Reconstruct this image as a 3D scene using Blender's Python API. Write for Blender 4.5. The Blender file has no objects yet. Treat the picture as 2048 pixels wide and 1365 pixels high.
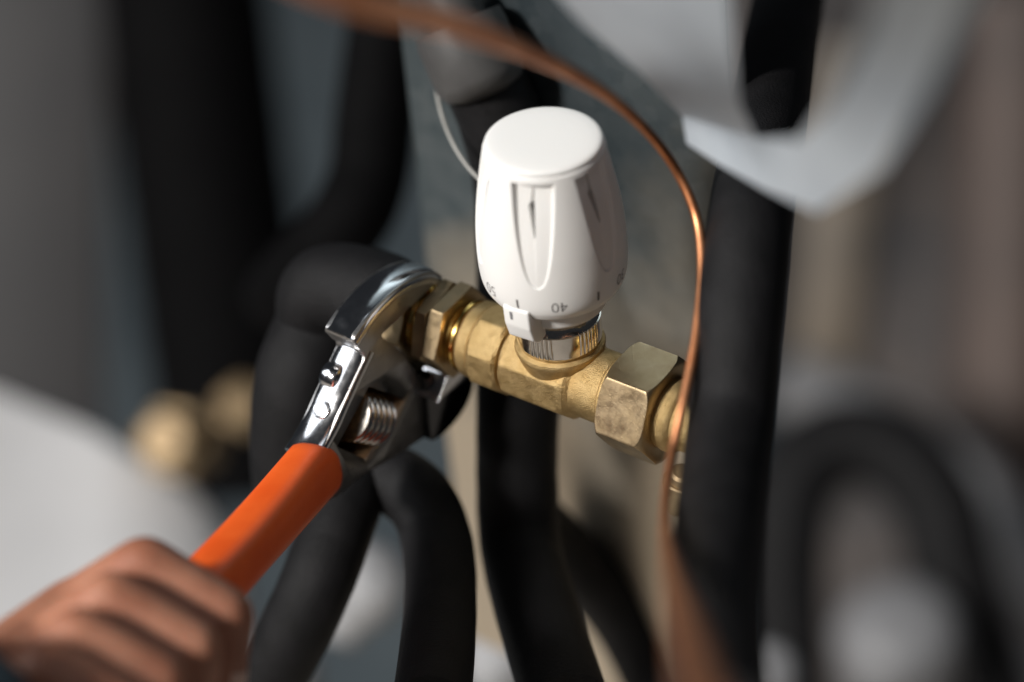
import bpy, bmesh, math, random
from mathutils import Vector, Matrix
random.seed(7)
MM = 0.001
R_ = math.radians
sc = bpy.context.scene

# ------------------------------------------------------------------ camera (all working lengths in millimetres)
D, FPX, PITCH, ROLL = 875.0, 5689.0, R_(38), R_(5.5)
F = Vector((0, math.cos(PITCH), -math.sin(PITCH)))
R0, U0 = Vector((1, 0, 0)), Vector((0, math.sin(PITCH), math.cos(PITCH)))
RT = R0 * math.cos(ROLL) - U0 * math.sin(ROLL)
UP = R0 * math.sin(ROLL) + U0 * math.cos(ROLL)
OX, OY = 1125.0, 742.0
CAM = -F * D - RT * ((OX - 1024) / FPX * D) + UP * ((OY - 682.5) / FPX * D)
def W(px, py, dd=0.0):
    """world point (mm) seen at photo pixel px,py, dd mm beyond the valve's depth"""
    d = D + dd
    return CAM + RT * ((px - 1024) / FPX * d) - UP * ((py - 682.5) / FPX * d) + F * d

cd = bpy.data.cameras.new('camera'); co = bpy.data.objects.new('camera', cd)
sc.collection.objects.link(co); sc.camera = co
cd.sensor_width = 36; cd.sensor_fit = 'HORIZONTAL'; cd.lens = FPX * 36 / 2048
co.matrix_world = Matrix((( RT.x, UP.x, -F.x, CAM.x * MM), (RT.y, UP.y, -F.y, CAM.y * MM), (RT.z, UP.z, -F.z, CAM.z * MM), (0, 0, 0, 1)))
cd.clip_start = 0.01; cd.clip_end = 60
cd.dof.use_dof = True
cd.dof.focus_distance = (D - 20) * MM
cd.dof.aperture_fstop = 3.4

# ------------------------------------------------------------------ light
w = bpy.data.worlds.new('World'); sc.world = w; w.use_nodes = True
w.node_tree.nodes['Background'].inputs[0].default_value = (0.55, 0.60, 0.68, 1)
w.node_tree.nodes['Background'].inputs[1].default_value = 0.035
def area(name, loc, aim, sx, sy, power, col):
    l = bpy.data.lights.new(name, 'AREA'); l.shape = 'RECTANGLE'; l.size = sx * MM; l.size_y = sy * MM
    l.energy = power; l.color = col
    o = bpy.data.objects.new(name, l); sc.collection.objects.link(o)
    o.location = Vector(loc) * MM
    o.rotation_euler = (Vector(aim) - Vector(loc)).to_track_quat('-Z', 'Y').to_euler()
    return o
area('key_lamp', (-2600, -1650, 2420), (0, 0, 20), 480, 480, 205, (1.0, 0.965, 0.91))
area('window_light', (-2620, 150, 1900), (0, 0, 0), 1550, 2000, 34, (0.92, 0.96, 1.0))
area('fill_light', (1100, -1300, 3300), (60, 0, 0), 1400, 1400, 9, (0.86, 0.93, 1.0))  # added soft overhead fill for chrome reflections, no real fixture
sc.view_settings.view_transform = 'Standard'; sc.view_settings.look = 'None'
sc.view_settings.gamma = 1; sc.view_settings.exposure = 0
sc.cycles.use_denoising = True
sc.cycles.max_bounces = 8

# ------------------------------------------------------------------ materials
def nt(name):
    m = bpy.data.materials.new(name); m.use_nodes = True
    t = m.node_tree; return m, t, t.nodes['Principled BSDF']
def noise(t, scale, detail=4, rough=0.55, stretch=None):
    tc = t.nodes.new('ShaderNodeTexCoord'); n = t.nodes.new('ShaderNodeTexNoise')
    n.inputs['Scale'].default_value = scale; n.inputs['Detail'].default_value = detail
    n.inputs['Roughness'].default_value = rough
    if stretch:
        mp = t.nodes.new('ShaderNodeMapping'); mp.inputs['Scale'].default_value = stretch[0]
        mp.inputs['Rotation'].default_value = stretch[1]
        t.links.new(tc.outputs['Object'], mp.inputs['Vector']); t.links.new(mp.outputs['Vector'], n.inputs['Vector'])
    else:
        t.links.new(tc.outputs['Object'], n.inputs['Vector'])
    return n
def ramp(t, src, stops):
    r = t.nodes.new('ShaderNodeValToRGB'); e = r.color_ramp.elements
    while len(e) < len(stops): e.new(0.5)
    for k, (p, c) in enumerate(stops):
        e[k].position = p; e[k].color = c if len(c) == 4 else (*c, 1)
    t.links.new(src, r.inputs['Fac']); return r
def bump(t, p, src, dist, strength=1.0, prev=None):
    b = t.nodes.new('ShaderNodeBump'); b.inputs['Distance'].default_value = dist; b.inputs['Strength'].default_value = strength
    t.links.new(src, b.inputs['Height'])
    if prev: t.links.new(prev.outputs['Normal'], b.inputs['Normal'])
    t.links.new(b.outputs['Normal'], p.inputs['Normal']); return b
def mat(name, col, rough=0.5, metal=0.0, var=None, grain=None, rvar=None, spec=None, sss=None, coat=None):
    """var=(scale, lo colour, hi colour); grain=(scale, height m); rvar=(scale, lo, hi)"""
    m, t, p = nt(name)
    p.inputs['Base Color'].default_value = (*col, 1); p.inputs['Roughness'].default_value = rough
    p.inputs['Metallic'].default_value = metal
    if spec is not None: p.inputs['Specular IOR Level'].default_value = spec
    if coat: p.inputs['Coat Weight'].default_value = coat; p.inputs['Coat Roughness'].default_value = 0.2
    if var:
        n = noise(t, var[0], 5, 0.6); r = ramp(t, n.outputs['Fac'], [(0.35, var[1]), (0.65, var[2])])
        t.links.new(r.outputs['Color'], p.inputs['Base Color'])
    if rvar:
        n = noise(t, rvar[0], 4, 0.6); r = ramp(t, n.outputs['Fac'], [(0.3, (rvar[1],) * 3), (0.7, (rvar[2],) * 3)])
        t.links.new(r.outputs['Color'], p.inputs['Roughness'])
    if grain:
        n = noise(t, grain[0], 3, 0.6); bump(t, p, n.outputs['Fac'], grain[1])
    if sss:
        p.inputs['Subsurface Weight'].default_value = sss[0]; p.inputs['Subsurface Radius'].default_value = sss[1]
        p.inputs['Subsurface Scale'].default_value = sss[2]
    return m

M = {}
M['white'] = mat('white_plastic', (0.80, 0.79, 0.775), 0.42, grain=(900, 0.00002), spec=0.4, sss=(0.12, (1, 0.9, 0.8), 0.002))
M['ink'] = mat('grey_print', (0.10, 0.09, 0.09), 0.6)
M['cast'] = mat('cast_brass', (0.57, 0.40, 0.185), 0.45, 1.0, var=(300, (0.49, 0.335, 0.145), (0.61, 0.44, 0.215)), grain=(3000, 0.00034), rvar=(150, 0.38, 0.54))
M['brass'] = mat('machined_brass', (0.66, 0.44, 0.13), 0.2, 1.0, var=(120, (0.58, 0.36, 0.09), (0.70, 0.48, 0.17)), rvar=(200, 0.13, 0.28))
# worn nut flats: scratched, slightly greyed brass
m, t, p = nt('worn_brass')
p.inputs['Metallic'].default_value = 1.0
n1 = noise(t, 130, 6, 0.65); r1 = ramp(t, n1.outputs['Fac'], [(0.3, (0.41, 0.305, 0.175)), (0.5, (0.455, 0.345, 0.21)), (0.75, (0.49, 0.385, 0.25))])
t.links.new(r1.outputs['Color'], p.inputs['Base Color'])
n2 = noise(t, 240, 6, 0.7); r2 = ramp(t, n2.outputs['Fac'], [(0.3, (0.30,) * 3), (0.7, (0.52,) * 3)])
t.links.new(r2.outputs['Color'], p.inputs['Roughness'])
n3 = noise(t, 700, 3, 0.6, ((1.0, 0.05, 1.0), (0, 0, R_(-39)))); n4 = noise(t, 500, 3, 0.6, ((0.06, 1.0, 1.0), (0.4, 0, R_(-20))))
r3 = ramp(t, n3.outputs['Fac'], [(0.60, (0, 0, 0)), (0.68, (1, 1, 1))]); r4 = ramp(t, n4.outputs['Fac'], [(0.64, (0, 0, 0)), (0.70, (1, 1, 1))])
b = bump(t, p, r3.outputs['Color'], 0.00002, 0.7); b = bump(t, p, r4.outputs['Color'], 0.00002, 0.7, b)
n5 = noise(t, 3000, 2); bump(t, p, n5.outputs['Fac'], 0.00003, 0.8, b)
M['nut'] = m
M['chrome'] = mat('chrome', (0.72, 0.72, 0.74), 0.12, 1.0, rvar=(160, 0.08, 0.2), grain=(300, 0.00002))
M['satin'] = mat('satin_chrome', (0.40, 0.39, 0.38), 0.3, 1.0, var=(180, (0.35, 0.34, 0.33), (0.44, 0.43, 0.43)), rvar=(220, 0.26, 0.42), grain=(2400, 0.00003))
M['chrome_dark'] = mat('chrome_dark_reflection', (0.11, 0.11, 0.115), 0.16, 1.0, rvar=(160, 0.10, 0.24))  # chrome of the movable jaw, its dark reflection painted into the base colour
M['nickel'] = mat('nickel_plate', (0.74, 0.70, 0.65), 0.16, 1.0, rvar=(300, 0.10, 0.22))
M['steel'] = mat('worm_steel', (0.50, 0.48, 0.45), 0.22, 1.0, rvar=(700, 0.15, 0.35))
M['dirty'] = mat('oily_steel', (0.20, 0.13, 0.08), 0.45, 1.0, var=(400, (0.10, 0.07, 0.05), (0.34, 0.21, 0.11)), grain=(1500, 0.00005))
M['orange'] = mat('orange_vinyl', (0.88, 0.118, 0.016), 0.42, spec=0.4, var=(60, (0.84, 0.105, 0.013), (0.91, 0.135, 0.02)), grain=(500, 0.00005))
M['foam'] = mat('black_foam_insulation', (0.006, 0.0056, 0.0064), 0.58, spec=0.24, var=(90, (0.0042, 0.004, 0.0046), (0.008, 0.0075, 0.0085)), grain=(1300, 0.0005))
M['foam_dim'] = mat('dim_black_foam', (0.0022, 0.0021, 0.0024), 0.75, spec=0.06, var=(40, (0.0018, 0.0017, 0.002), (0.0028, 0.0027, 0.003)), grain=(600, 0.0004))  # darker copy of the foam, dimness of the far pipes put into the colour
M['cop'] = mat('copper_tube', (0.70, 0.30, 0.14), 0.42, 1.0, var=(70, (0.55, 0.22, 0.10), (0.74, 0.34, 0.17)), rvar=(200, 0.36, 0.50))
M['streak_red'] = mat('reddish_streak', (0.10, 0.072, 0.062), 0.6, 0.0, var=(7, (0.075, 0.056, 0.05), (0.12, 0.085, 0.072)))  # reddish tone of a reflected streak
M['cop_dull'] = mat('dull_copper', (0.30, 0.12, 0.08), 0.5, 0.7, var=(60, (0.24, 0.09, 0.06), (0.36, 0.15, 0.10)))
M['white_metal'] = mat('pale_painted_steel', (0.40, 0.44, 0.485), 0.45, var=(14, (0.33, 0.365, 0.41), (0.46, 0.50, 0.54)))
M['housing'] = mat('pale_housing', (0.84, 0.83, 0.84), 0.5, var=(20, (0.80, 0.79, 0.80), (0.86, 0.85, 0.86)))
M['dark_panel'] = mat('dark_grey_panel', (0.026, 0.024, 0.026), 0.6, var=(12, (0.022, 0.021, 0.023), (0.030, 0.028, 0.029)))
M['grey'] = mat('mid_grey_plastic', (0.22, 0.22, 0.23), 0.5, var=(40, (0.19, 0.19, 0.20), (0.25, 0.25, 0.26)))
M['beige'] = mat('plain_beige', (0.20, 0.165, 0.13), 0.6, var=(8, (0.14, 0.12, 0.10), (0.25, 0.205, 0.16)))
M['cable'] = mat('white_cable', (0.36, 0.35, 0.33), 0.45, var=(90, (0.32, 0.31, 0.29), (0.40, 0.39, 0.37)))
M['skin'] = mat('skin', (0.38, 0.165, 0.10), 0.5, var=(50, (0.31, 0.12, 0.07), (0.44, 0.20, 0.125)), grain=(700, 0.0003), sss=(0.25, (1, 0.35, 0.2), 0.004))
M['nail'] = mat('fingernail', (0.62, 0.40, 0.32), 0.3)
M['navy'] = mat('navy_cloth', (0.010, 0.022, 0.032), 0.9, grain=(900, 0.0004))
M['dark_wall'] = mat('dim_teal_wall', (0.09, 0.115, 0.13), 0.6, var=(6, (0.07, 0.09, 0.105), (0.115, 0.14, 0.155)))
M['warm_wall'] = mat('warm_grey_wall', (0.18, 0.17, 0.17), 0.6, var=(7, (0.11, 0.115, 0.125), (0.25, 0.21, 0.19)))
M['bounce_floor'] = mat('pale_bounce_floor', (0.42, 0.38, 0.33), 0.7, var=(9, (0.36, 0.32, 0.28), (0.47, 0.43, 0.38)))
M['dark_cap'] = mat('dark_grey_plastic', (0.06, 0.058, 0.058), 0.5, var=(40, (0.05, 0.048, 0.048), (0.07, 0.068, 0.067)))
M['old_brass'] = mat('tarnished_brass', (0.34, 0.25, 0.145), 0.6, 0.8, var=(50, (0.27, 0.19, 0.11), (0.40, 0.30, 0.18)))
M['housing2'] = mat('grey_white_plastic', (0.36, 0.36, 0.375), 0.5, var=(30, (0.31, 0.31, 0.325), (0.40, 0.40, 0.41)))
# galvanised sheet: spangle and fine grain; lit tan below, shaded blue above painted in
m, t, p = nt('galvanised_sheet')
p.inputs['Metallic'].default_value = 0.8
tc = t.nodes.new('ShaderNodeTexCoord')
vo = t.nodes.new('ShaderNodeTexVoronoi'); vo.inputs['Scale'].default_value = 160; t.links.new(tc.outputs['Object'], vo.inputs['Vector'])
sp = ramp(t, vo.outputs['Color'], [(0.2, (0.125, 0.16, 0.18)), (0.8, (0.17, 0.205, 0.225))])
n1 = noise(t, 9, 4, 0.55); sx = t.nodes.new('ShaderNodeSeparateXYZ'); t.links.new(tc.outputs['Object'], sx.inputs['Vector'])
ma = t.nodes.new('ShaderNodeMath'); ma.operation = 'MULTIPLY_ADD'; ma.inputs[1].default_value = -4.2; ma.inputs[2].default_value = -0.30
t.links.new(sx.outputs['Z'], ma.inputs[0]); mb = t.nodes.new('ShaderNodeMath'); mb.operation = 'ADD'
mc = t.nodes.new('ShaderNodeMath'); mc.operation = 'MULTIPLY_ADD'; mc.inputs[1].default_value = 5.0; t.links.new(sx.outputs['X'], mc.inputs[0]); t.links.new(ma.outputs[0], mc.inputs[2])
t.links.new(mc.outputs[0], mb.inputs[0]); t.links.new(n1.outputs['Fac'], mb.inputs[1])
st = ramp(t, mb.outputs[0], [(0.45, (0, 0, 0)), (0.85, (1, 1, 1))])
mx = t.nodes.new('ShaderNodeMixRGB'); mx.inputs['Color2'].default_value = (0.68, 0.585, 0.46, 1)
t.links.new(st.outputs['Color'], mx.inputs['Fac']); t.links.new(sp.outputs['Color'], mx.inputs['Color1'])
n6 = noise(t, 2200, 2, 0.5); gr = ramp(t, n6.outputs['Fac'], [(0.3, (0.82,) * 3), (0.7, (1, 1, 1))])
mu = t.nodes.new('ShaderNodeMixRGB'); mu.blend_type = 'MULTIPLY'; mu.inputs['Fac'].default_value = 0.8
t.links.new(mx.outputs['Color'], mu.inputs['Color1']); t.links.new(gr.outputs['Color'], mu.inputs['Color2'])
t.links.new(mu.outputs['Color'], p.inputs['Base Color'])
n2 = noise(t, 25, 3, 0.5); rr = ramp(t, n2.outputs['Fac'], [(0.3, (0.32,) * 3), (0.7, (0.42,) * 3)]); t.links.new(rr.outputs['Color'], p.inputs['Roughness'])
bump(t, p, n6.outputs['Fac'], 0.00008)
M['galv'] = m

# ------------------------------------------------------------------ building helpers
def tagged(o, label=None, cat=None, group=None, kind=None):
    if label: o['label'] = label
    if cat: o['category'] = cat
    if group: o['group'] = group
    if kind: o['kind'] = kind
    return o
def empty(name, loc, label, cat, group=None):
    o = bpy.data.objects.new(name, None); sc.collection.objects.link(o)
    o.location = Vector(loc) * MM; o.empty_display_size = 0.01
    return tagged(o, label, cat, group)
def origin(p):
    v = Vector((0, 0, 0))
    while p: v = v + p.location; p = p.parent
    return v
def mk(name, verts, faces, m, parent=None, sharp=32, smooth=True):
    """verts in world mm; becomes one mesh object under parent"""
    off = origin(parent)
    me = bpy.data.meshes.new(name)
    base = off
    if parent is None:                                   # a thing that is one mesh: origin at its own centre
        base = sum((Vector(v) for v in verts), Vector()) / len(verts) * MM
    me.from_pydata([tuple(Vector(v) * MM - base) for v in verts], [], faces)
    bm = bmesh.new(); bm.from_mesh(me); bmesh.ops.recalc_face_normals(bm, faces=bm.faces); bm.to_mesh(me); bm.free()
    if smooth:
        me.polygons.foreach_set('use_smooth', [True] * len(me.polygons)); me.set_sharp_from_angle(angle=R_(sharp))
    me.materials.append(m)
    o = bpy.data.objects.new(name, me); sc.collection.objects.link(o)
    if parent: o.parent = parent
    else: o.location = base
    return o
def grid_faces(rows, n, closed=True, cap0=False, cap1=False):
    f = []
    for i in range(rows - 1):
        for j in range(n if closed else n - 1):
            a, b2 = i * n + j, i * n + (j + 1) % n
            f.append((a, b2, b2 + n, a + n))
    if cap0: f.append(tuple(range(n - 1, -1, -1)))
    if cap1: f.append(tuple(range((rows - 1) * n, rows * n)))
    return f
def radial(name, m, parent, frame, prof, rf=None, n=96, caps=(True, True), sharp=32):
    """surface of revolution-like solid; frame=(origin, axis, e1, e2) ; prof=[(s, r)] ; rf(theta, s, r, k) -> r"""
    o, ax, e1, e2 = frame; v = []
    for k, (s, r) in enumerate(prof):
        for j in range(n):
            th = 2 * math.pi * j / n
            q = rf(th, s, r, k) if rf else r
            v.append(o + ax * s + (e1 * math.cos(th) + e2 * math.sin(th)) * q)
    return mk(name, v, grid_faces(len(prof), n, True, *caps), m, parent, sharp)
def poly_r(th, nf, ap, rot, pw=70):
    """rounded polygon with nf sides, apothem ap, face k normal at rot"""
    s = 0
    for k in range(nf):
        c = math.cos(th - rot - 2 * math.pi * k / nf)
        if c > 0: s += c ** pw
    return ap / s ** (1 / pw)
def spline(pts, per=14):
    P = [Vector(p) for p in pts]; P = [P[0] * 2 - P[1]] + P + [P[-1] * 2 - P[-2]]; out = []
    for i in range(1, len(P) - 2):
        for k in range(per):
            u = k / per; a, b_, c, d_ = P[i - 1], P[i], P[i + 1], P[i + 2]
            out.append(0.5 * ((2 * b_) + (c - a) * u + (2 * a - 5 * b_ + 4 * c - d_) * u * u + (3 * b_ - a - 3 * c + d_) * u ** 3))
    out.append(P[-2]); return out
def tube(name, pts, rad, m, parent=None, n=40, per=14, sharp=40, jitter=0.0):
    C = spline(pts, per); L = len(C); v = []
    tan = [(C[min(i + 1, L - 1)] - C[max(i - 1, 0)]).normalized() for i in range(L)]
    e = tan[0].orthogonal().normalized()
    ph = [random.uniform(0, 6.28) for _ in range(4)]
    for i in range(L):
        e = (e - tan[i] * e.dot(tan[i])).normalized(); g = tan[i].cross(e)
        r = rad(i / (L - 1)) if callable(rad) else rad
        for j in range(n):
            th = 2 * math.pi * j / n
            q = r * (1 + jitter * (math.sin(i * .31 + ph[0] + 2 * th) + math.sin(i * .17 + ph[1] - th) + .6 * math.sin(i * .9 + ph[2] + 3 * th)))
            v.append(C[i] + (e * math.cos(th) + g * math.sin(th)) * q)
    return mk(name, v, grid_faces(L, n, True, True, True), m, parent, sharp)
def prism(name, outline, to3, t0, t1, m, parent, bev=0.6, segs=3, sharp=30, holes=None):
    """2D outline (list of (u,w)) extruded between t0 and t1, with rounded edges"""
    bm = bmesh.new(); base = origin(parent)
    vs = [bm.verts.new(to3(u, w_, t0) * MM - base) for u, w_ in outline]
    f = bm.faces.new(vs)
    r = bmesh.ops.extrude_face_region(bm, geom=[f]); d = (to3(0, 0, t1) - to3(0, 0, t0)) * MM
    bmesh.ops.translate(bm, vec=d, verts=[g for g in r['geom'] if isinstance(g, bmesh.types.BMVert)])
    bmesh.ops.recalc_face_normals(bm, faces=bm.faces)
    if bev: bmesh.ops.bevel(bm, geom=list(bm.edges), offset=bev * MM, segments=segs, profile=0.5, affect='EDGES', clamp_overlap=True)
    bmesh.ops.triangulate(bm, faces=[q for q in bm.faces if len(q.verts) > 4])
    me = bpy.data.meshes.new(name); bm.to_mesh(me); bm.free()
    me.polygons.foreach_set('use_smooth', [True] * len(me.polygons)); me.set_sharp_from_angle(angle=R_(sharp))
    me.materials.append(m)
    o = bpy.data.objects.new(name, me); sc.collection.objects.link(o)
    if parent: o.parent = parent
    return o
def box(name, c, ax, ay, az, hx, hy, hz, m, parent=None, bev=1.0):
    """bevelled box, centre c (mm), unit axes, half sizes"""
    holder = parent
    o = prism(name, [(-hx, -hy), (hx, -hy), (hx, hy), (-hx, hy)], lambda u, w_, t_: Vector(c) + ax * u + ay * w_ + az * t_, -hz, hz, m, holder, bev)
    if parent is None:
        b_ = Vector(c) * MM
        o.data.transform(Matrix.Translation(-b_)); o.location = b_
    return o

X, Y, Z = Vector((1, 0, 0)), Vector((0, 1, 0)), Vector((0, 0, 1))
PHI = R_(39)
V = Vector((math.cos(PHI), -math.sin(PHI), 0))            # along the valve, towards the near end
N = Vector((-math.sin(PHI), -math.cos(PHI), 0))           # horizontal, across the valve, towards the camera
FR = (Vector((0, 0, 0)), V, Z, N)                         # theta 0 = up, 90 deg = towards the camera

# ------------------------------------------------------------------ setting: sheet behind the valve, far walls, tray
def sheet(name, a, b_, z0, z1, m, nx=40, nz=40, wob=0.0, thick=1.2):
    """upright sheet from a to b (xy, mm), slightly uneven, with thickness"""
    a, b_ = Vector(a), Vector(b_); d = (b_ - a).normalized(); nn = d.cross(Z); v = []
    for side in (0, 1):
        for i in range(nz + 1):
            for j in range(nx + 1):
                q = a.lerp(b_, j / nx) + Z * (z0 + (z1 - z0) * i / nz)
                h = wob * (math.sin(j * .41 + i * .23) + math.sin(i * .57 - j * .19 + 1))
                v.append(q + nn * (h - side * thick))
    k = (nx + 1) * (nz + 1); f = []
    for i in range(nz):
        for j in range(nx):
            q = i * (nx + 1) + j
            f.append((q, q + 1, q + nx + 2, q + nx + 1)); f.append((k + q, k + q + nx + 1, k + q + nx + 2, k + q + 1))
    ring = [j for j in range(nx + 1)] + [i * (nx + 1) + nx for i in range(1, nz + 1)] + [nz * (nx + 1) + j for j in range(nx - 1, -1, -1)] + [i * (nx + 1) for i in range(nz - 1, 0, -1)]
    for q in range(len(ring)):
        a1, b1 = ring[q], ring[(q + 1) % len(ring)]
        f.append((a1, a1 + k, b1 + k, b1))
    o = mk(name, v, f, m, None, 40)
    return tagged(o, kind='structure')
pc = -N * 72
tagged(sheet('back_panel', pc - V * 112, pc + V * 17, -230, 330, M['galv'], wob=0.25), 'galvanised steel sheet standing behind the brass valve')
def flat(name, x0, x1, y0, y1, z_, m):
    v = [Vector((x, y, q)) for q in (z_, z_ - 4) for y in (y0, y1) for x in (x0, x1)]
    tagged(mk(name, v, [(0, 1, 3, 2), (4, 6, 7, 5), (0, 4, 5, 1), (1, 5, 7, 3), (3, 7, 6, 2), (2, 6, 4, 0)], m, None), kind='structure')
flat('unseen_front_floor', -3500, 3500, -2600, 600, -1500, M['bounce_floor'])  # unseen, kept pale to bounce light into the metal
flat('base_plate', -3500, 260, 602, 4500, -1496, M['dark_wall'])
flat('base_plate', 262, 3500, 602, 4500, -1496, M['warm_wall'])

# ------------------------------------------------------------------ the thermostatic valve
valve = empty('thermostatic_valve', (0, 0, 0), 'brass valve with white dial head numbered 30 to 50, gripped by the wrench', 'valve')

# --- brass body, all along the V axis
def oct_r(ap, rot=0.0, nf=8, pw=90):
    return lambda th, s, r, k: min(poly_r(th, nf, ap, rot, pw), r)
radial('valve_body', M['cast'], valve, FR,
       [(-16.2, 11.0), (-16.0, 12.2), (-14.8, 13.4), (-13.6, 20), (-8, 20), (0, 20), (5, 20), (6.6, 13.9), (8.2, 13.0), (9.2, 12.0), (9.8, 11.5),
        (12, 11.4), (18, 11.4), (19.6, 11.4), (20.2, 11.9), (21.2, 11.9), (22.4, 11.5)], oct_r(12.7), n=192)
radial('body_collar', M['cast'], valve, FR,
       [(-33.6, 8), (-33.4, 11.4), (-32.2, 12.4), (-28.6, 12.5), (-28.2, 12.2), (-27.9, 12.8), (-27.0, 13.6), (-26.2, 20), (-22, 20), (-18.6, 20), (-17.6, 13.9), (-16.7, 12.9), (-16.4, 11.4), (-16.3, 9)],
       lambda th, s, r, k: min(poly_r(th, 8, 13.3 if s > -28.3 else 12.6, R_(0 if s > -28.3 else 0), 90), r), n=192)
def thread(name, s0, s1, r, dep, pitch, m, step=0.16):
    q = []; s = s0
    while s < s1:
        q.append((s, r - dep * (0.5 + 0.5 * math.cos(2 * math.pi * (s - s0) / pitch)))); s += step
    q.append((s1, r - dep))
    return radial(name, m, valve, FR, [(s0, 2)] + q + [(s1, 2)], n=96, sharp=60)
radial('union_ring', M['brass'], valve, FR, [(-38.2, 8), (-38.0, 10.6), (-37.2, 11.0), (-36.3, 11.0), (-36.0, 10.4), (-35.7, 10.4), (-35.4, 11.5), (-34.8, 11.9), (-33.9, 11.7), (-33.5, 9)], n=96)
def hexnut(name, s0, s1, ap, rot, m, ch=1.6, n=360, bore=None):
    rc = ap / math.cos(math.pi / 6)
    a = ap * 0.985
    up = [(s0 + ch * (1 - math.cos(k / 14 * math.pi / 2)) , a - .25 + (rc + .35 - a) * math.sin(k / 14 * math.pi / 2)) for k in range(15)]
    prof = [(s0, bore or 4)] + up + [(s0 + (s1 - s0) * .5, 60)] + [(s0 + s1 - q, r) for q, r in up[::-1]] + [(s1, bore or 4)]
    return radial(name, m, valve, FR, prof, lambda th, s, r, k: min(poly_r(th, 6, ap, rot, 160), r), n=n, sharp=26)
hexnut('union_nut', -43.2, -38.0, 13.4, R_(3), M['nut'], 0.7)
hexnut('lock_nut', -48.0, -43.7, 13.2, R_(11), M['nut'], 0.7)
radial('stub_ring', M['brass'], valve, FR, [(-56, 6), (-56, 10.2), (-52.6, 10.2), (-52.3, 11.4), (-51.4, 11.8), (-50.6, 11.4), (-50.3, 10.8), (-49.6, 11.5), (-48.6, 11.7), (-48.1, 10)], n=96)
hexnut('tail_nut', -66.5, -52.6, 13.2, R_(5), M['nut'], 1.0)
# near end: large nut and tail
radial('nut_chamfer_ring', M['brass'], valve, FR, [(21.6, 9), (21.6, 12.6), (22.4, 14.0), (23.6, 14.9), (24.4, 12)], n=96)
hexnut('coupling_nut', 22.8, 39.8, 15.4, R_(5), M['nut'], 2.6, bore=11.6)
radial('tail_sleeve', M['cast'], valve, FR, [(36, 6), (36, 11.2), (41.0, 11.2), (41.6, 11.6), (43.6, 11.6), (44.6, 11.0), (45.4, 10.0), (47.5, 9.8), (60, 9.8), (66, 9.8), (66, 6)], n=96)
# --- upright boss under the head
FZ = (Vector((0, 0, 0)), Z, Vector((0, -1, 0)), X)         # theta 0 = towards the camera, + to the right
radial('boss', M['cast'], valve, FZ, [(-3, 12.2), (4, 12.3), (6.5, 12.6), (9.0, 13.3), (10.4, 13.9), (11.4, 14.05), (12.2, 13.8), (12.6, 13.2), (12.9, 12.6), (16.2, 12.4), (16.4, 8)], n=128)
# --- nickel collar ring with groups of knurls
def knurl(th, s, r, k):
    if 14.5 < s < 22.4:
        a = (math.degrees(th) + 47) % 72
        if a < 35: return r + 0.55 * (abs(math.sin(math.pi * a / 7.0)) ** 0.7) - 0.35
    return r
radial('collar_ring', M['nickel'], valve, FZ, [(13.8, 10), (13.8, 12.7), (14.3, 13.05), (14.8, 13.15), (18, 13.15), (21, 13.15), (22.3, 13.15), (22.45, 12.75), (23.5, 12.2), (25.0, 12.0), (25.0, 11.0), (31.5, 11.0), (31.5, 6)], knurl, n=720, sharp=40)

# --- white control head
prof = [(28.2, 10.8), (27.9, 14.7), (28.3, 15.4), (29.2, 15.8), (34.0, 16.3), (34.2, 15.9), (34.5, 15.9), (34.6, 18.3), (34.9, 18.9)]
ctrl = [(35.4, 19.7), (36.6, 20.8), (38.2, 21.6), (40.5, 22.1), (44, 22.4), (48, 22.5), (52, 22.4), (57, 22.15), (62, 21.65), (67, 21.0), (72, 20.2), (77, 19.3), (81, 18.55), (83.2, 18.1), (84.2, 17.85)]
def crv(s):
    for (a, ra), (b_, rb) in zip(ctrl, ctrl[1:]):
        if s <= b_: return ra + (rb - ra) * (s - a) / (b_ - a)
    return ctrl[-1][1]
s = 35.4
while s < 84.2: prof.append((s, 0.25 * crv(max(35.4, s - 1.2)) + 0.5 * crv(s) + 0.25 * crv(min(84.2, s + 1.2)))); s += 0.3
prof += [(84.25, 17.75), (84.45, 17.45), (84.55, 16.9), (84.8, 16.8)]
ZT, ZB = 82.2, 48.5
def smooth(e0, e1, x):
    x = min(1, max(0, (x - e0) / (e1 - e0))); return x * x * (3 - 2 * x)
def head_r(th, s, r, k):
    a = math.degrees(th)
    d = ((a + 15 + 30) % 60) - 30                          # six flutes
    if ZB < s < ZT + 0.2:
        q = (s - ZB) / (ZT - ZB)
        hw = 20.5 * (q ** 0.32) * (0.86 + 0.14 * q)        # half-width in degrees
        e = smooth(hw, hw - 2.2, abs(d)) * smooth(ZT + .15, ZT - .15, s)
        dep = (0.35 + 2.0 * q ** 1.2) * (0.78 + 0.22 * math.cos(math.pi * d / 2 / 18)) + (0.45 * q if d < 0 else 0.0)
        r -= e * dep
        if 65 < s < 75.2:                                  # pointed slot in the middle of the flute
            if -0.4 - 5.0 * (s - 65) / 10.2 < d < 0.4: r -= 9.0
        elif 75.2 <= s < 81.5:                             # shallow groove running up from it
            if -0.4 - 3.2 * (81.5 - s) / 6.3 < d < 0.3: r -= 1.1
    return r
head = radial('control_head', M['white'], valve, FZ, prof, head_r, n=720, caps=(True, True), sharp=38)
radial('top_cap', M['white'], head, FZ, [(84.3, 10), (84.35, 16.9), (84.6, 17.35), (85.2, 17.5), (85.75, 17.3), (86.1, 16.8), (86.35, 15.6), (86.55, 13), (86.7, 9), (86.75, 4), (86.76, 0.3)], n=160, sharp=60)
radial('slot_shade', M['dark_cap'], head, FZ, [(62, 2), (62, 15.6), (76, 15.6), (76, 2)], n=64)  # added dark cylinder that puts shade into the slots
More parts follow.
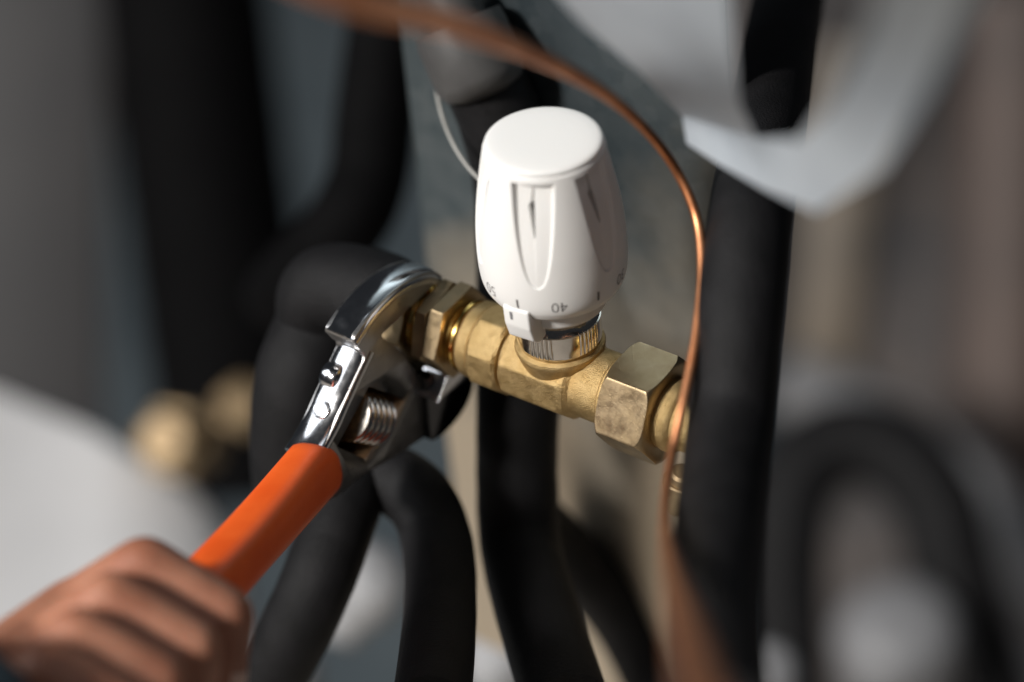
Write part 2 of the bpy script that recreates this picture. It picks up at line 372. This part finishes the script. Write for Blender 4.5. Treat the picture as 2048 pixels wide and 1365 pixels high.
# pointer tab
pa = R_(-35)
pe, pf = Vector((math.sin(pa), -math.cos(pa), 0)), Vector((math.cos(pa), math.sin(pa), 0))
pt = lambda u, w_, t_: pe * u + Z * w_ + pf * t_
prism('pointer_tab', [(13.2, 25.2), (16.6, 24.4), (20.2, 27.0), (21.9, 32.5), (22.3, 39.0), (20.6, 40.0), (15, 39.0), (14, 32)], pt, -4.6, 4.4, M['white'], head, 0.7, 3)
prism('pointer_mark', [(21.6, 34.2), (21.95, 34.0), (22.4, 37.8), (22.0, 37.9)], pt, -2.2, -1.2, M['grey'], head, 0.05, 1)
# numbers and tick marks, wrapped on the skirt
def surf(ang, z_, off=0.06):
    r = 0.25 * crv(z_ - 1.2) + 0.5 * crv(z_) + 0.25 * crv(z_ + 1.2) + off
    return Vector((math.sin(ang) * r, -math.cos(ang) * r, z_))
def wrap_text(txt, deg, zc, size):
    cu = bpy.data.curves.new('number', 'FONT'); cu.body = txt; cu.size = 1.0; cu.align_x = 'CENTER'; cu.align_y = 'CENTER'; cu.offset = -0.012; cu.resolution_u = 6
    o = bpy.data.objects.new('number', cu); sc.collection.objects.link(o); bpy.context.view_layer.update()
    me = bpy.data.meshes.new_from_object(o.evaluated_get(bpy.context.evaluated_depsgraph_get()))
    bm = bmesh.new(); bm.from_mesh(me); bmesh.ops.triangulate(bm, faces=bm.faces)
    bmesh.ops.subdivide_edges(bm, edges=[e for e in bm.edges if e.calc_length() > .2], cuts=2)
    bm.verts.ensure_lookup_table()
    vs = []
    for q in bm.verts:
        x, y = -q.co.x * size, -q.co.y * size * 1.1        # upside down, as on the dial
        vs.append(surf(R_(deg) + x / 22.0, zc + y))
    fs = [tuple(l.index for l in f.verts) for f in bm.faces]; bm.free()
    bpy.data.objects.remove(o); bpy.data.curves.remove(cu)
    k = len(vs); out = []
    return mk('number', vs, fs, M['ink'], head, 80)
wrap_text('40', 0.5, 41.6, 5.0); wrap_text('30', 60, 42.4, 5.0); wrap_text('50', -60, 42.4, 5.0)
for deg in (-32.5, 32.5):
    vs = []
    for i in range(5):
        z_ = 40.0 + 3.3 * i / 4
        for sgn in (-1, 1): vs.append(surf(R_(deg) + sgn * 0.34 / 22.0, z_))
    mk('tick_mark', vs, [(2 * i, 2 * i + 1, 2 * i + 3, 2 * i + 2) for i in range(4)], M['ink'], head)

# ------------------------------------------------------------------ adjustable wrench: its plane is square to the valve axis
wrench = empty('adjustable_wrench', V * -54, 'chrome adjustable wrench with orange handle gripping the brass nut', 'wrench')
T1, T0 = -48.6, -60.0
wp = lambda u, w_, t_: -N * u + Z * w_ + V * t_
def fillet(pts, rr):
    """round given corners of a 2D outline; rr = radius-ish per corner"""
    out = []; L = len(pts)
    for i in range(L):
        p0, p1, p2 = Vector(pts[i - 1]), Vector(pts[i]), Vector(pts[(i + 1) % L]); r = rr[i] if isinstance(rr, (list, tuple)) else rr
        a, b_ = (p0 - p1), (p2 - p1); la, lb = min(r, a.length * .48), min(r, b_.length * .48)
        s0, s1 = p1 + a.normalized() * la, p1 + b_.normalized() * lb
        if r <= 0: out.append(tuple(p1)); continue
        for k in range(6):
            u = k / 5; out.append(tuple(s0 * (1 - u) ** 2 + p1 * 2 * u * (1 - u) + s1 * u * u))
    return out
# body: fixed jaw + neck (the window for the worm is left open)
jaw = [(5.6, 14.3), (2.0, 19.0), (-6, 22.8), (-17, 24.8), (-30, 23.6), (-39.5, 19.6), (-37.0, 14.5), (-34, 10.5), (-45.8, 1.6), (-57, -7.6), (-63, -10.4), (-62, -28), (-57, -31.0), (-44, -31.2),
       (-30, -35.0), (-12.4, -38.6), (-11.2, -15.2), (-16.8, -2.5), (-21.5, 5.5), (-27, 12.9)]
body = prism('fixed_jaw', fillet(jaw, [1, 5, 6, 8, 8, 2, 3, 3, 8, 8, 0, 0, 6, 6, 8, .6, .8, 1, 3, 2]), wp, T0, T1, M['satin'], wrench, 0.8, 3)
cut = prism('cutter', fillet([(-53.2, -12.6), (-35.2, -1.4), (-19.6, -17.6), (-41.6, -26.4)], .5), wp, T0 + 1.0, T1 + 5, M['satin'], wrench, 0)
body.data.materials.append(M['dirty'])
cut.data.polygons.foreach_set('material_index', [1] * len(cut.data.polygons))
cut.data.materials.append(M['dirty'])
bo = body.modifiers.new('b', 'BOOLEAN'); bo.object = cut; bo.operation = 'DIFFERENCE'; bo.solver = 'EXACT'
bpy.context.view_layer.update()
nm = bpy.data.meshes.new_from_object(body.evaluated_get(bpy.context.evaluated_depsgraph_get()))
body.modifiers.clear(); body.data = nm; bpy.data.objects.remove(cut)
prism('movable_jaw', fillet([(-11.0, -14.6), (5.0, -16.6), (8.5, -19.6), (13.0, -28.0), (11.0, -35.5), (4.0, -40.0), (-6, -41.2), (-12.2, -39.4)], [.6, 1.6, 2, 5, 6, 6, 5, .8]), wp, T0 - 1.0, T1 + 2.6, M['chrome_dark'], wrench, 1.7, 4)
prism('jaw_pad', fillet([(-12.6, -21.0), (-5.8, -14.1), (4.4, -15.8), (7.0, -19.4), (4, -22)], [.3, .8, 1, 1, .3]), wp, T1 - 2, T1 + 7.6, M['chrome'], wrench, 0.7, 3)
# plated upper edges, crowned across the thickness
def strip(name, path, h, t0, t1, m, crown=1.4, drop=3.0):
    P = [Vector(q) for q in path]; C = [Vector((q.x, q.y)) for q in spline([(q.x, q.y, 0) for q in P], 8)]; nn = 15; v = []
    L = len(C)
    for i in range(L):
        d = (C[min(i + 1, L - 1)] - C[max(i - 1, 0)]).normalized(); nrm = Vector((d.y, -d.x))
        if nrm.dot(Vector((-.3, 1))) < 0: nrm = -nrm
        for j in range(nn):
            a_ = math.pi * j / (nn - 1); x = -math.cos(a_); x = math.copysign(abs(x) ** .75, x); y = math.sin(a_) ** .55
            q = C[i] + nrm * (h - drop * (1 - y) - crown * x * x * .5); v.append(wp(q.x, q.y, (t0 + t1) / 2 + (t1 - t0) / 2 * x))
        for x in (.93, -.93):
            q = C[i] - nrm * (drop + .6); v.append(wp(q.x, q.y, (t0 + t1) / 2 + (t1 - t0) / 2 * x))
    return mk(name, v, grid_faces(L, nn + 2, True, True, True), m, wrench, 50)
strip('neck_edge', [(-33.0, 11.4), (-39.5, 6.4), (-46.0, 1.4), (-52, -3.6), (-58.5, -7.6), (-64, -10.0)], 1.1, T0 - .9, T1 + .5, M['chrome'])
strip('jaw_edge', [(5.4, 14.6), (1.6, 18.6), (-6, 22.2), (-17, 24.4), (-29, 23.4), (-39.0, 19.4)], 1.0, T0 - .8, T1 + .6, M['chrome'])
# worm in the window
wa = (-N * 0.74 + Z * -0.67).normalized(); wc = wp(-36.6, -14.4, (T0 + T1) / 2 + 1.6)
we = V; wf = wa.cross(we)
q = []; s = -8.0
while s <= 8.0: q.append((s, 8.4 - 2.3 * (0.5 + 0.5 * math.cos(2 * math.pi * s / 3.3)) ** 1.3)); s += 0.15
radial('worm', M['nickel'], wrench, (wc, wa, we, wf), [(-8.3, 3)] + q + [(8.3, 3)], n=72, sharp=70)
# pin end and locking knob on the upper edge
ke = (Z * 0.74 + N * 0.67).normalized(); kc = wp(-48.0, 1.8, T0 + 4.0)
def disc(name, c, axis, prof, m):
    e1 = axis.orthogonal().normalized(); return radial(name, m, wrench, (c, axis, e1, axis.cross(e1)), prof, n=48)
disc('pin_end', wp(-50.9, -2.2, T0 + 5.5), ke, [(-3, 1), (-3, 3.0), (0.9, 3.0), (1.2, 2.7), (1.3, 2.2), (1.15, 2.0), (1.15, .3)], M['chrome'])
disc('lug', wp(-41.2, 3.4, T0 - .2), V, [(0, 1), (0, 3.0), (.6, 4.0), (2, 4.6), (5.6, 4.6), (6.4, 4.2), (6.7, 3.5), (6.3, 2.9), (4.2, 2.2), (4.0, .3)], M['chrome'])
# handle: steel core is hidden in the orange sleeve; sleeve bows a little towards the camera
HD = (N * 0.985 - Z * 0.22 - F * 1.2).normalized()
hs = wp(-55.0, -19.5, (T0 + T1) / 2); v = []; rows = 44; nn = 48; HL = 225.0
HQ = (Z - HD * Z.dot(HD)).normalized(); HT = HD.cross(HQ)
if HT.dot(V) < 0: HT = -HT
def haxis(x): return hs + HD * x - V * (0.0006 * x * x) * 0.2
for i in range(rows + 1):
    x = HL * i / rows
    q_ = i / rows
    a, b_ = 7.4 + 0.8 * math.sin(q_ * 3.0), 11.2 - 2.4 * math.exp(-((q_ - .30) / .22) ** 2) + 0.6 * q_
    if i in (0, rows): a -= 1.2; b_ -= 1.2
    for j in range(nn):
        th = 2 * math.pi * j / nn; cx, sx = math.cos(th), math.sin(th)
        ex = 2 / 2.9
        v.append(haxis(x) + HT * (a * math.copysign(abs(cx) ** ex, cx)) + HQ * (b_ * math.copysign(abs(sx) ** ex, sx)) - HD * ((8.0 * (-HQ.dot(HQ)) * sx * (1 - q_) if i < 8 else 0) * (1 - i / 8.0)))
mk('handle_sleeve', v, grid_faces(rows + 1, nn, True, True, True), M['orange'], wrench, 45)

# ------------------------------------------------------------------ the hand on the handle (one continuous skin)
def capsule(bm, a, b_, ra, rb, n=14):
    a, b_ = Vector(a), Vector(b_); ax = (b_ - a)
    L = max(ax.length, 1e-3); ax.normalize(); e = ax.orthogonal().normalized(); g = ax.cross(e); rings = []
    for k in range(7): rings.append((a - ax * ra * math.cos(k / 6 * math.pi / 2), ra * math.sin(k / 6 * math.pi / 2) + .02))
    for k in range(7): rings.append((b_ + ax * rb * math.sin(k / 6 * math.pi / 2), rb * math.cos(k / 6 * math.pi / 2) + .02))
    vs = []
    for c, r in rings:
        vs.append([bm.verts.new((c + (e * math.cos(6.2832 * j / n) + g * math.sin(6.2832 * j / n)) * r) * MM) for j in range(n)])
    for i in range(len(vs) - 1):
        for j in range(n): bm.faces.new((vs[i][j], vs[i][(j + 1) % n], vs[i + 1][(j + 1) % n], vs[i + 1][j]))
    bm.faces.new(vs[0][::-1]); bm.faces.new(vs[-1])
def hp(x, t_, q_): return haxis(x) + HT * t_ + HQ * q_
GX = 122.0                                                  # index finger's place along the handle
bm = bmesh.new(); tips = []
wrist = hp(GX + 32, -40, -15) - F * 60
mcps = []
for i, (dx, ln) in enumerate([(0, 1.0), (20, 1.06), (39.5, 1.0), (57, 0.86)]):
    x = GX + dx; r = 10.1 - 0.35 * i
    mcp = hp(x + 4, -22, 5 - i * 1.5); pip = hp(x, -3 * ln, 20.6 - i * .4); dip = hp(x - 1, 17.5 + r * .1, 10); tip = hp(x + 1, 17.6, -8 * ln)
    capsule(bm, mcp, pip, r * 1.12, r); capsule(bm, pip, dip, r, r * .9); capsule(bm, dip, tip, r * .9, r * .78)
    mcps.append(mcp); tips.append((dip, tip, r * .78))
    capsule(bm, mcp, wrist.lerp(hp(x + 8, -34, -8), .6), r * 1.2, 16)
    capsule(bm, hp(x + 5, -22, -2), wrist, 14, 19)
# thenar, thumb along the side of the handle
tb, t1, t2, t3 = hp(GX + 26, -34, -18), hp(GX + 8, -24, -17), hp(GX - 8, -11, -21), hp(GX - 6, 11, -22)
capsule(bm, wrist, tb, 20, 16); capsule(bm, tb, t1, 15.5, 12.5); capsule(bm, t1, t2, 12, 10.6); capsule(bm, t2, t3, 10.4, 8.2)
elbow = wrist + ((wrist - hp(GX + 30, -22, 3)).normalized() - UP * .5 - RT * .35).normalized() * 150
capsule(bm, wrist, elbow, 24, 32, 20)
me = bpy.data.meshes.new('hand_base'); bm.to_mesh(me); bm.free()
ho = bpy.data.objects.new('hand_base', me); sc.collection.objects.link(ho)
rm = ho.modifiers.new('r', 'REMESH'); rm.mode = 'VOXEL'; rm.voxel_size = 0.0016
sm = ho.modifiers.new('s', 'SMOOTH'); sm.factor = 0.5; sm.iterations = 10
bpy.context.view_layer.update()
hm = bpy.data.meshes.new_from_object(ho.evaluated_get(bpy.context.evaluated_depsgraph_get())); hm.name = 'person'
bpy.data.objects.remove(ho)
hm.polygons.foreach_set('use_smooth', [True] * len(hm.polygons)); hm.materials.clear(); hm.materials.append(M['skin'])
person = bpy.data.objects.new('person', hm); sc.collection.objects.link(person)
hm.transform(Matrix.Translation(-wrist * MM)); person.location = wrist * MM
tagged(person, 'blurred bare hand with navy cuff holding the orange wrench handle', 'person')
def nail(tip, d0, outw, r):
    ax = (tip - d0).normalized(); ow = (outw - ax * outw.dot(ax)).normalized(); sd = ax.cross(ow); v = []
    for i in range(7):
        for j in range(7):
            u, s_ = i / 6, (j / 6 - .5) * 2
            v.append(tip + ax * (u * 9 - 5 + (1 - s_ * s_) * .8) + sd * s_ * r * .68 + ow * (r * (math.sqrt(1 - (s_ * .7) ** 2) + .03) - (0.9 * u * u)))
    mk('fingernail', v, grid_faces(7, 7, False), M['nail'], person, 60)
for d0, tp, r in tips: nail(tp, d0, HT, r)
nail(t3, t2, (-HQ * .9 - HD * .4).normalized(), 8.2)
cdir = (elbow - wrist).normalized()
ce = cdir.orthogonal().normalized(); cg = cdir.cross(ce)
radial('cuff', M['navy'], person, (wrist, cdir, ce, cg), [(-17, 26.0), (-18, 27.5), (-18, 29.5), (-16, 31), (20, 32.6), (36, 34), (38, 33.2), (80, 36), (120, 40), (190, 46), (190, 30)],
       lambda th, s, r, k: r + .8 * math.sin(3 * th + s * .13) * (s > 36), n=64)

# ------------------------------------------------------------------ insulated pipes
PR = 13.2
GP = 'black foam insulated pipes'
def pipe(pts, r, label, jitter=0.006, name='insulated_pipe', m='foam', cat='pipe', group=GP, n=40):
    o = tube(name, pts, r, M[m], None, n, 14, 50, jitter)
    return tagged(o, label, cat, group)
pipe([V * -63, V * -74 + Z * 1, V * -92 - Z * 3 + N * 2, W(640, 655, 55), W(600, 760, 52), W(590, 880, 60), W(600, 1010, 75)], lambda u: 15.0, 'black insulated elbow leaving the valve behind the wrench head')
pipe([W(940, 90, 34), W(968, 160, 38), W(1005, 255, 45), W(1030, 380, 56), W(1036, 600, 58), W(1036, 800, 62), W(1034, 960, 68), W(1042, 1100, 66), W(1080, 1240, 40), W(1135, 1420, 0)], 13.6, 'straight black insulated pipe passing behind the white dial head')
pipe([W(1600, -160, 150), W(1572, 20, 90), W(1535, 240, 0), W(1502, 420, -48), W(1482, 620, -66), W(1462, 850, -72), W(1440, 1060, -110), W(1430, 1240, -170), W(1440, 1450, -240)], 12.4, 'black insulated pipe right beside the copper tube crossing the brass tail')
pipe([W(800, -80, 300), W(772, 80, 300), W(752, 230, 295), W(738, 350, 290), W(700, 440, 285), W(630, 520, 300), W(560, 600, 330)], 17, 'dim insulated pipe bending away above the elbow, upper left of the dial', m='foam_dim')
pipe([W(620, 1000, 70), W(700, 955, 66), W(770, 955, 60), W(838, 1000, 52), W(875, 1090, 42), W(880, 1220, 15), W(862, 1420, -40)], 11.6, 'black insulated pipe arching below the wrench jaw and dropping to the edge')
pipe([W(715, 940, 62), W(690, 1010, 52), W(662, 1090, 44), W(628, 1180, 40), W(570, 1300, 50), W(500, 1420, 70)], 12.0, 'black insulated pipe slanting down beneath the orange handle')
pipe([W(1575, 1500, 940), W(1565, 1250, 945), W(1565, 1080, 950), W(1590, 960, 955), W(1670, 890, 960), W(1780, 900, 955), W(1870, 1000, 945), W(1905, 1130, 940), W(1960, 1330, 940), W(1990, 1450, 940)], 29, 'out-of-focus black pipe arch at lower right')
pipe([W(350, -200, 1000), W(385, 150, 1000), W(430, 480, 1000), W(470, 760, 1000), W(490, 1000, 1000)], 56, 'wide black insulated riser in the dim upper left', m='foam_dim', n=56)
pipe([W(1030, 1010, 120), W(1130, 1110, 150), W(1240, 1230, 175), W(1340, 1420, 190)], 12, 'dark tube standing in for a diagonal shadow on the panel near the bottom', name='shadow_tube', cat='shadow_tube', group=None)  # added tube, imitates a shadow lying across the panel

# ------------------------------------------------------------------ copper capillary tube
o = tube('copper_tube', [W(380, -170, -300), W(690, -10, -250), W(900, 48, -200), W(1085, 118, -140), W(1225, 200, -95), W(1325, 300, -62), W(1385, 410, -56), W(1404, 520, -60), W(1394, 660, -70),
                         W(1368, 800, -78), W(1340, 930, -86), W(1330, 1040, -125), W(1345, 1150, -200), W(1375, 1270, -275), W(1420, 1440, -340)], lambda u: 1.45 + 3.0 * smooth(.34, 0, u) + 3.4 * smooth(.76, 1, u), M['cop'], None, 20, 12, 60)
tagged(o, 'thin bare copper tube curving past the dial and down beside the black pipe', 'tube')
o = tube('white_cable', [W(880, -60, 110), W(868, 60, 70), W(872, 170, 48), W(890, 250, 36), W(922, 315, 30), W(965, 365, 26), W(1040, 430, 24)], lambda u: 0.6, M['cable'], None, 16, 12, 60)
tagged(o, 'thin pale cable curling against the black pipe behind the dial', 'cable')

# ------------------------------------------------------------------ pale folded bracket, upper right
def slab(name, quads, thick, m, parent=None):
    """folded plate: list of rows, each (a, b); thickness away from the camera"""
    v = []; L = len(quads)
    for a, b_ in quads: v += [a, b_]
    off = F * thick
    v += [q + off for q in v]; k = 2 * L; f = []
    for i in range(L - 1):
        f.append((2 * i, 2 * i + 1, 2 * i + 3, 2 * i + 2)); f.append((k + 2 * i, k + 2 * i + 2, k + 2 * i + 3, k + 2 * i + 1))
        f.append((2 * i, 2 * i + 2, k + 2 * i + 2, k + 2 * i)); f.append((2 * i + 1, k + 2 * i + 1, k + 2 * i + 3, 2 * i + 3))
    f.append((0, k, k + 1, 1)); f.append((2 * L - 2, 2 * L - 1, k + 2 * L - 1, k + 2 * L - 2))
    o = mk(name, v, f, m, parent, 30)
    bv = o.modifiers.new('bevel', 'BEVEL'); bv.width = 0.0008; bv.segments = 2
    return o
br = empty('folded_bracket', W(1500, 320, -60), 'pale folded sheet metal bracket crossing the black pipe at upper right', 'bracket')
slab('bracket_lip', [(W(1364, 226, -90), W(1374, 287, -90)), (W(1440, 255, -115), W(1440, 330, -110)), (W(1520, 275, -150), W(1530, 380, -140)), (W(1600, 280, -225), W(1635, 425, -205)), (W(1665, 205, -290), W(1765, 340, -270)), (W(1740, 50, -345), W(1865, 165, -325)), (W(1800, -160, -390), W(1970, -60, -370))], 1.5, M['white_metal'], br)
slab('bracket_web', [(W(1000, -140, -190), W(1450, -140, -240)), (W(1165, 50, -160), W(1465, 70, -210)), (W(1280, 145, -125), W(1480, 210, -170)), (W(1362, 230, -89), W(1515, 278, -147))], 1.5, M['white_metal'], br)
# ------------------------------------------------------------------ out-of-focus surroundings
o = box('cabinet_panel', W(0, 300, 1250), RT, UP, F, 80, 370, 8, M['dark_panel'], None, 3); tagged(o, 'dark grey cabinet panel along the left edge', 'panel')
o = slab('pale_housing', [(W(-250, 620, 680), W(-250, 1300, 500)), (W(-40, 770, 680), W(-40, 1400, 500)), (W(180, 860, 670), W(200, 1420, 500)), (W(380, 985, 660), W(420, 1420, 500)), (W(480, 1090, 660), W(520, 1440, 500))], 20, M['housing'])
tagged(o, 'out-of-focus white housing behind the hand at lower left', 'housing')
def fitting(px, py, dd, r, ax, label):
    e = empty('brass_fitting', W(px, py, dd), label, 'fitting', 'blurred brass fittings')
    c = W(px, py, dd); a = ax.normalized(); e1 = a.orthogonal().normalized(); fr = (c, a, e1, a.cross(e1))
    radial('hex_collar', M['old_brass'], e, fr, [(-r * .4, 2), (-r * .4, r * .93), (-r * .3, r * 1.1), (r * .3, r * 1.1), (r * .4, r * .93), (r * .4, 2)], lambda th, s, q_, k: min(poly_r(th, 6, r, .3), q_), n=96)
    radial('cap', M['old_brass'], e, fr, [(r * .38, 2), (r * .38, r * .78), (r * .9, r * .78), (r * 1.05, r * .6), (r * 1.1, .3)], n=64)
    radial('stem', M['old_brass'], e, fr, [(-r * 2.2, 1), (-r * 2.2, r * .6), (-r * .38, r * .6), (-r * .38, 1)], n=48)
fitting(352, 885, 640, 18.5, -F + X * -.3 + Z * .2, 'larger blurred brass fitting beside the white housing')
fitting(488, 815, 640, 13.2, -F + X * .2 + Z * .4, 'smaller blurred brass fitting under the black riser')
fitting(1362, 968, -15, 5.2, Z * 1 + V * .2, 'small brass fitting peeping out between copper tube and black pipe')
def far_pipe_or_streak(pts, r, m, label): return pipe(pts, r, label, 0.002, 'background_pipe_or_streak', m, 'pipe', 'blurred pipes and streak stand-ins in the background')
far_pipe_or_streak([W(1700, 100, 1500), W(1675, 500, 1500), W(1650, 760, 1550), W(1640, 960, 1700)], 32, 'beige', 'blurred beige upright standing in for a reflected streak right of the black pipe')  # added upright, imitates a beige streak reflected in sheet metal
far_pipe_or_streak([W(2040, 0, 1500), W(2020, 650, 1500), W(2000, 1000, 1500)], 46, 'streak_red', 'blurred reddish upright standing in for a reflected streak along the right edge')  # added upright, imitates a brown streak reflected in sheet metal
far_pipe_or_streak([W(1560, 760, 1250), W(1760, 850, 1250), W(1940, 980, 1250), W(2120, 1180, 1250)], 27, 'grey', 'blurred grey pipe slanting down above the black arch')
def lump(name, px, py, dd, r, m, label, cat, ax):
    c = W(px, py, dd); e = empty(name, c, label, cat, 'blurred white plastic bits below the pipes'); a = ax.normalized(); e1 = a.orthogonal().normalized(); fr = (c, a, e1, a.cross(e1))
    radial('cap', M[m], e, fr, [(-r * .9, 1), (-r * .9, r * .95), (-r * .6, r), (r * .35, r * .98), (r * .6, r * .85), (r * .75, r * .5), (r * .8, .3)], n=48, sharp=50)
    radial('neck', M[m], e, fr, [(-r * 2.4, 1), (-r * 2.4, r * .62), (-r * .88, r * .62), (-r * .88, 1)], n=40)
lump('plastic_cap', 1800, 1290, 900, 40, 'grey', 'large blurred white cap under the black arch', 'cap', -F + UP * .8 + RT * -.3)
lump('plastic_cap', 1535, 1350, 420, 15, 'grey', 'small blurred grey cap at the bottom, right of the copper tube', 'cap', -F + UP * .7)
lump('plastic_cap', 745, 1165, 420, 17, 'housing2', 'blurred white cap between the arching pipe and the slanting pipe', 'cap', -F + UP * .8 + RT * .5)
lump('plastic_cap', 1000, 1310, 420, 17, 'housing2', 'blurred white cap between the two middle pipes at the bottom', 'cap', -F + UP * .9)
lump('plastic_cap', 565, 1340, 420, 17, 'housing2', 'blurred white cap beside the hand at the bottom', 'cap', -F + UP * .9)
lump('plastic_cap', 1155, 1215, 420, 13, 'beige', 'blurred beige cap right of the middle pipe near the bottom', 'cap', -F + UP * .9 + RT * -.5)
lump('plastic_cap', 948, 125, 30, 15.2, 'dark_cap', 'dark grey rounded cap on the black pipe above the dial', 'cap', -UP + RT * .42 + F * .1)
